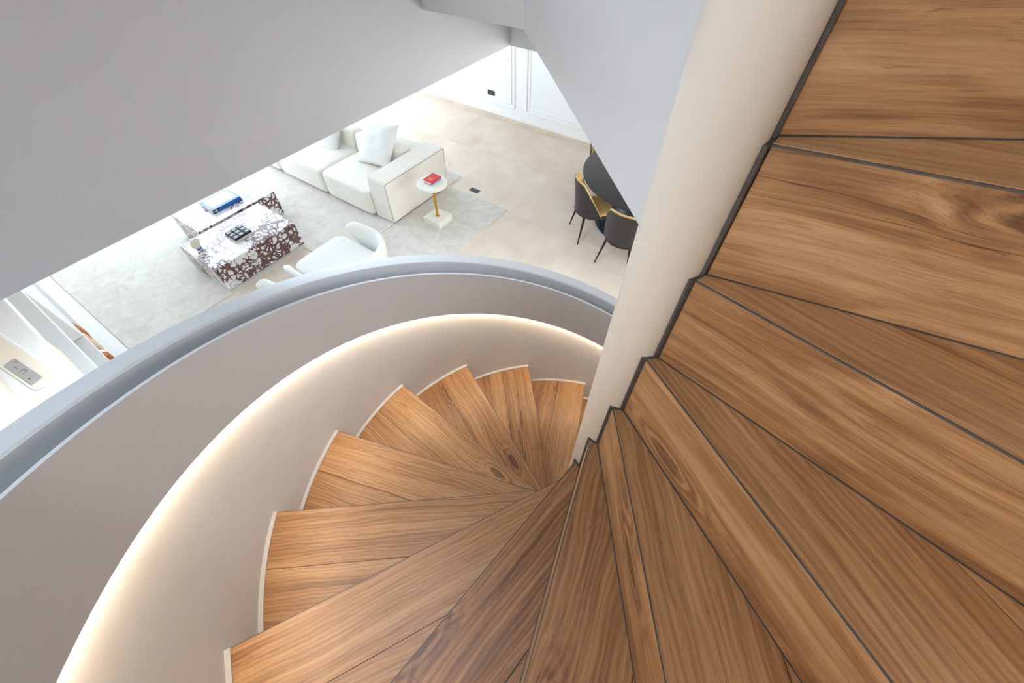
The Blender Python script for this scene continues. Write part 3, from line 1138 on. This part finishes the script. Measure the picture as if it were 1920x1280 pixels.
dining_chair((4.235, 1.84), radians(-47), 'black dining chair with camel interior, left side of the round table nearest the rug')
dining_chair((3.92, 1.21), radians(-3), 'black dining chair with camel interior, partly hidden by the white pole')
dining_chair((DT[0] + 1.03 * cos(radians(62)), DT[1] + 1.03 * sin(radians(62))), radians(242), 'dining chair behind the table, only its camel edge showing above the tabletop')

# ------------------------------------------------------------------ sockets


def socket(loc, rot, label):
    t = empty('power_socket', loc)
    t.rotation_euler = rot
    tag(t, label, 'socket')
    box('plate', -0.085, 0.085, -0.045, 0.045, 0, 0.008, 'socket', t, 0.002)
    for s in (-1, 1):
        bm = bmesh.new()
        add_cyl(bm, (s * 0.04, 0, 0.0082), (s * 0.04, 0, 0.0087), 0.021, 0.021, 24)
        bm_obj('outlet', bm, 'hole', t)
    return t


socket((4.150, 3.918, 0.0), (0, 0, radians(90)), 'black double power socket set in the floor tiles beside the rug')
socket((XW, 5.27, 0.455), (0, radians(-90), radians(0)), 'black double power socket on the panelled white wall')
bpy.data.objects['power_socket.001'].rotation_euler = Matrix(((0, 0, -1), (-1, 0, 0), (0, 1, 0))).to_euler()

# ------------------------------------------------------------------ shelving on the left wall
shf = empty('wall_shelving', (-1.04, 4.6, 0))
tag(shf, 'white built-in wall shelving with open niches at the left of the rug', 'shelving')
XF = -0.83
OX, OY = -1.04, 4.6


def sbox(name, x0, x1, y0, y1, z0, z1, mat='unit', bevel=0.003):
    return box(name, x0 - OX, x1 - OX, y0 - OY, y1 - OY, z0, z1, mat, shf, bevel)


sbox('back_panel', XL + 0.002, XL + 0.02, 1.32, 9.2, 0, 3.1)
sbox('plinth', XF, -0.722, 1.32, 9.2, 0.0, 0.02)  # white strip laid over floor tile, standing in for bright light on it
sbox('base_cabinet', XL + 0.02, XF, 1.32, 9.2, 0.0, 0.44)
sbox('shelf', XL + 0.02, XF, 1.32, 9.2, 0.82, 0.86)
sbox('shelf', XL + 0.02, XF + 0.012, 1.32, 9.2, 1.575, 1.625)
sbox('shelf', XL + 0.02, XF + 0.012, 1.32, 9.2, 2.13, 2.19)
sbox('cupboard_door', XL + 0.30, XF - 0.004, 4.52, 6.9, 0.865, 1.57)
sbox('cupboard_door', XL + 0.30, XF - 0.004, 6.91, 9.2, 0.865, 1.57)
sbox('divider', XL + 0.02, XF - 0.01, 6.9, 6.94, 0.44, 0.82)
sbox('divider', XL + 0.02, XF - 0.01, 3.0, 3.04, 0.44, 0.82)
sbox('niche_back', XL + 0.02, -1.02, 1.32, 3.4, 2.19, 3.1, 'slot')
sbox('slot_lining', XF - 0.06, XF + 0.004, 1.75, 2.72, 2.00, 2.095, 'slot')
# rounded tray with a metal plate, lying on the top shelf
ty = empty('storage_tray', (-0.942, 2.56, 2.19), radians(7.8))
tag(ty, 'white rounded tray holding a grey metal plate on the top shelf of the wall shelving', 'tray')


def rounded(hx, hy, r, z0, z1, name, mat, parent, ox=0.0, oy=0.0, bev=0.004):
    pts = []
    for (cx, cy, a0) in ((hx - r, -hy + r, -90), (hx - r, hy - r, 0), (-hx + r, hy - r, 90), (-hx + r, -hy + r, 180)):
        for i in range(8):
            a = radians(a0 + 90 * i / 7)
            pts.append((ox + cx + r * cos(a), oy + cy + r * sin(a)))
    o = extrude_poly(name, pts, z0, z1, mat, parent)
    m_ = o.modifiers.new('soft', 'BEVEL')
    m_.width = bev
    m_.segments = 3
    m_.limit_method = 'ANGLE'
    return o


rounded(0.058, 0.30, 0.045, 0.0, 0.008, 'tray_base', 'unit', ty)
rounded(0.047, 0.288, 0.036, 0.008, 0.010, 'tray_liner', 'slot', ty, bev=0.0005)
mpl = rounded(0.024, 0.118, 0.008, 0.010, 0.016, 'metal_plate', 'steel', ty, -0.020, -0.128, 0.001)
for (px_, py_) in ((-0.004, -0.04), (-0.030, -0.205)):
    bm = bmesh.new()
    add_cyl(bm, (px_, py_, 0.016), (px_, py_, 0.0166), 0.0042, 0.0042, 12)
    bm_obj('screw', bm, 'hole', mpl)
for (xa, xb, ya, yb) in ((-0.030, -0.012, -0.150, -0.148), (-0.030, -0.012, -0.122, -0.120), (-0.012, -0.010, -0.150, -0.120), (-0.026, -0.024, -0.095, -0.065)):
    box('engraving', xa, xb, ya, yb, 0.016, 0.0163, 'hole', mpl)


def stone(name, loc, s, mat, label, seed):
    rr = random.Random(seed)
    bm = bmesh.new()
    bmesh.ops.create_icosphere(bm, subdivisions=2, radius=1)
    for v in bm.verts:
        f = 1 + rr.uniform(-0.16, 0.16)
        v.co = Vector((v.co.x * s[0] * f, v.co.y * s[1] * f, v.co.z * s[2] * f))
    mz = min(v.co.z for v in bm.verts)
    for v in bm.verts:
        v.co.z -= mz
    o = bm_obj(name, bm, mat, None, False, loc)
    return tag(o, label, 'ornament', 'stones in the low niche')


stone('stone_ornament', (-0.875, 5.06, 0.441), (0.05, 0.15, 0.13), 'amber', 'long amber-brown stone in the low shelving niche', 1)
stone('stone_ornament', (-0.872, 4.76, 0.441), (0.05, 0.13, 0.14), 'blush', 'blush and brown stone between the two amber stones in the niche', 2)
stone('stone_ornament', (-0.868, 4.50, 0.441), (0.05, 0.10, 0.12), 'amber', 'amber stone closest to the curved guard wall in the niche', 3)
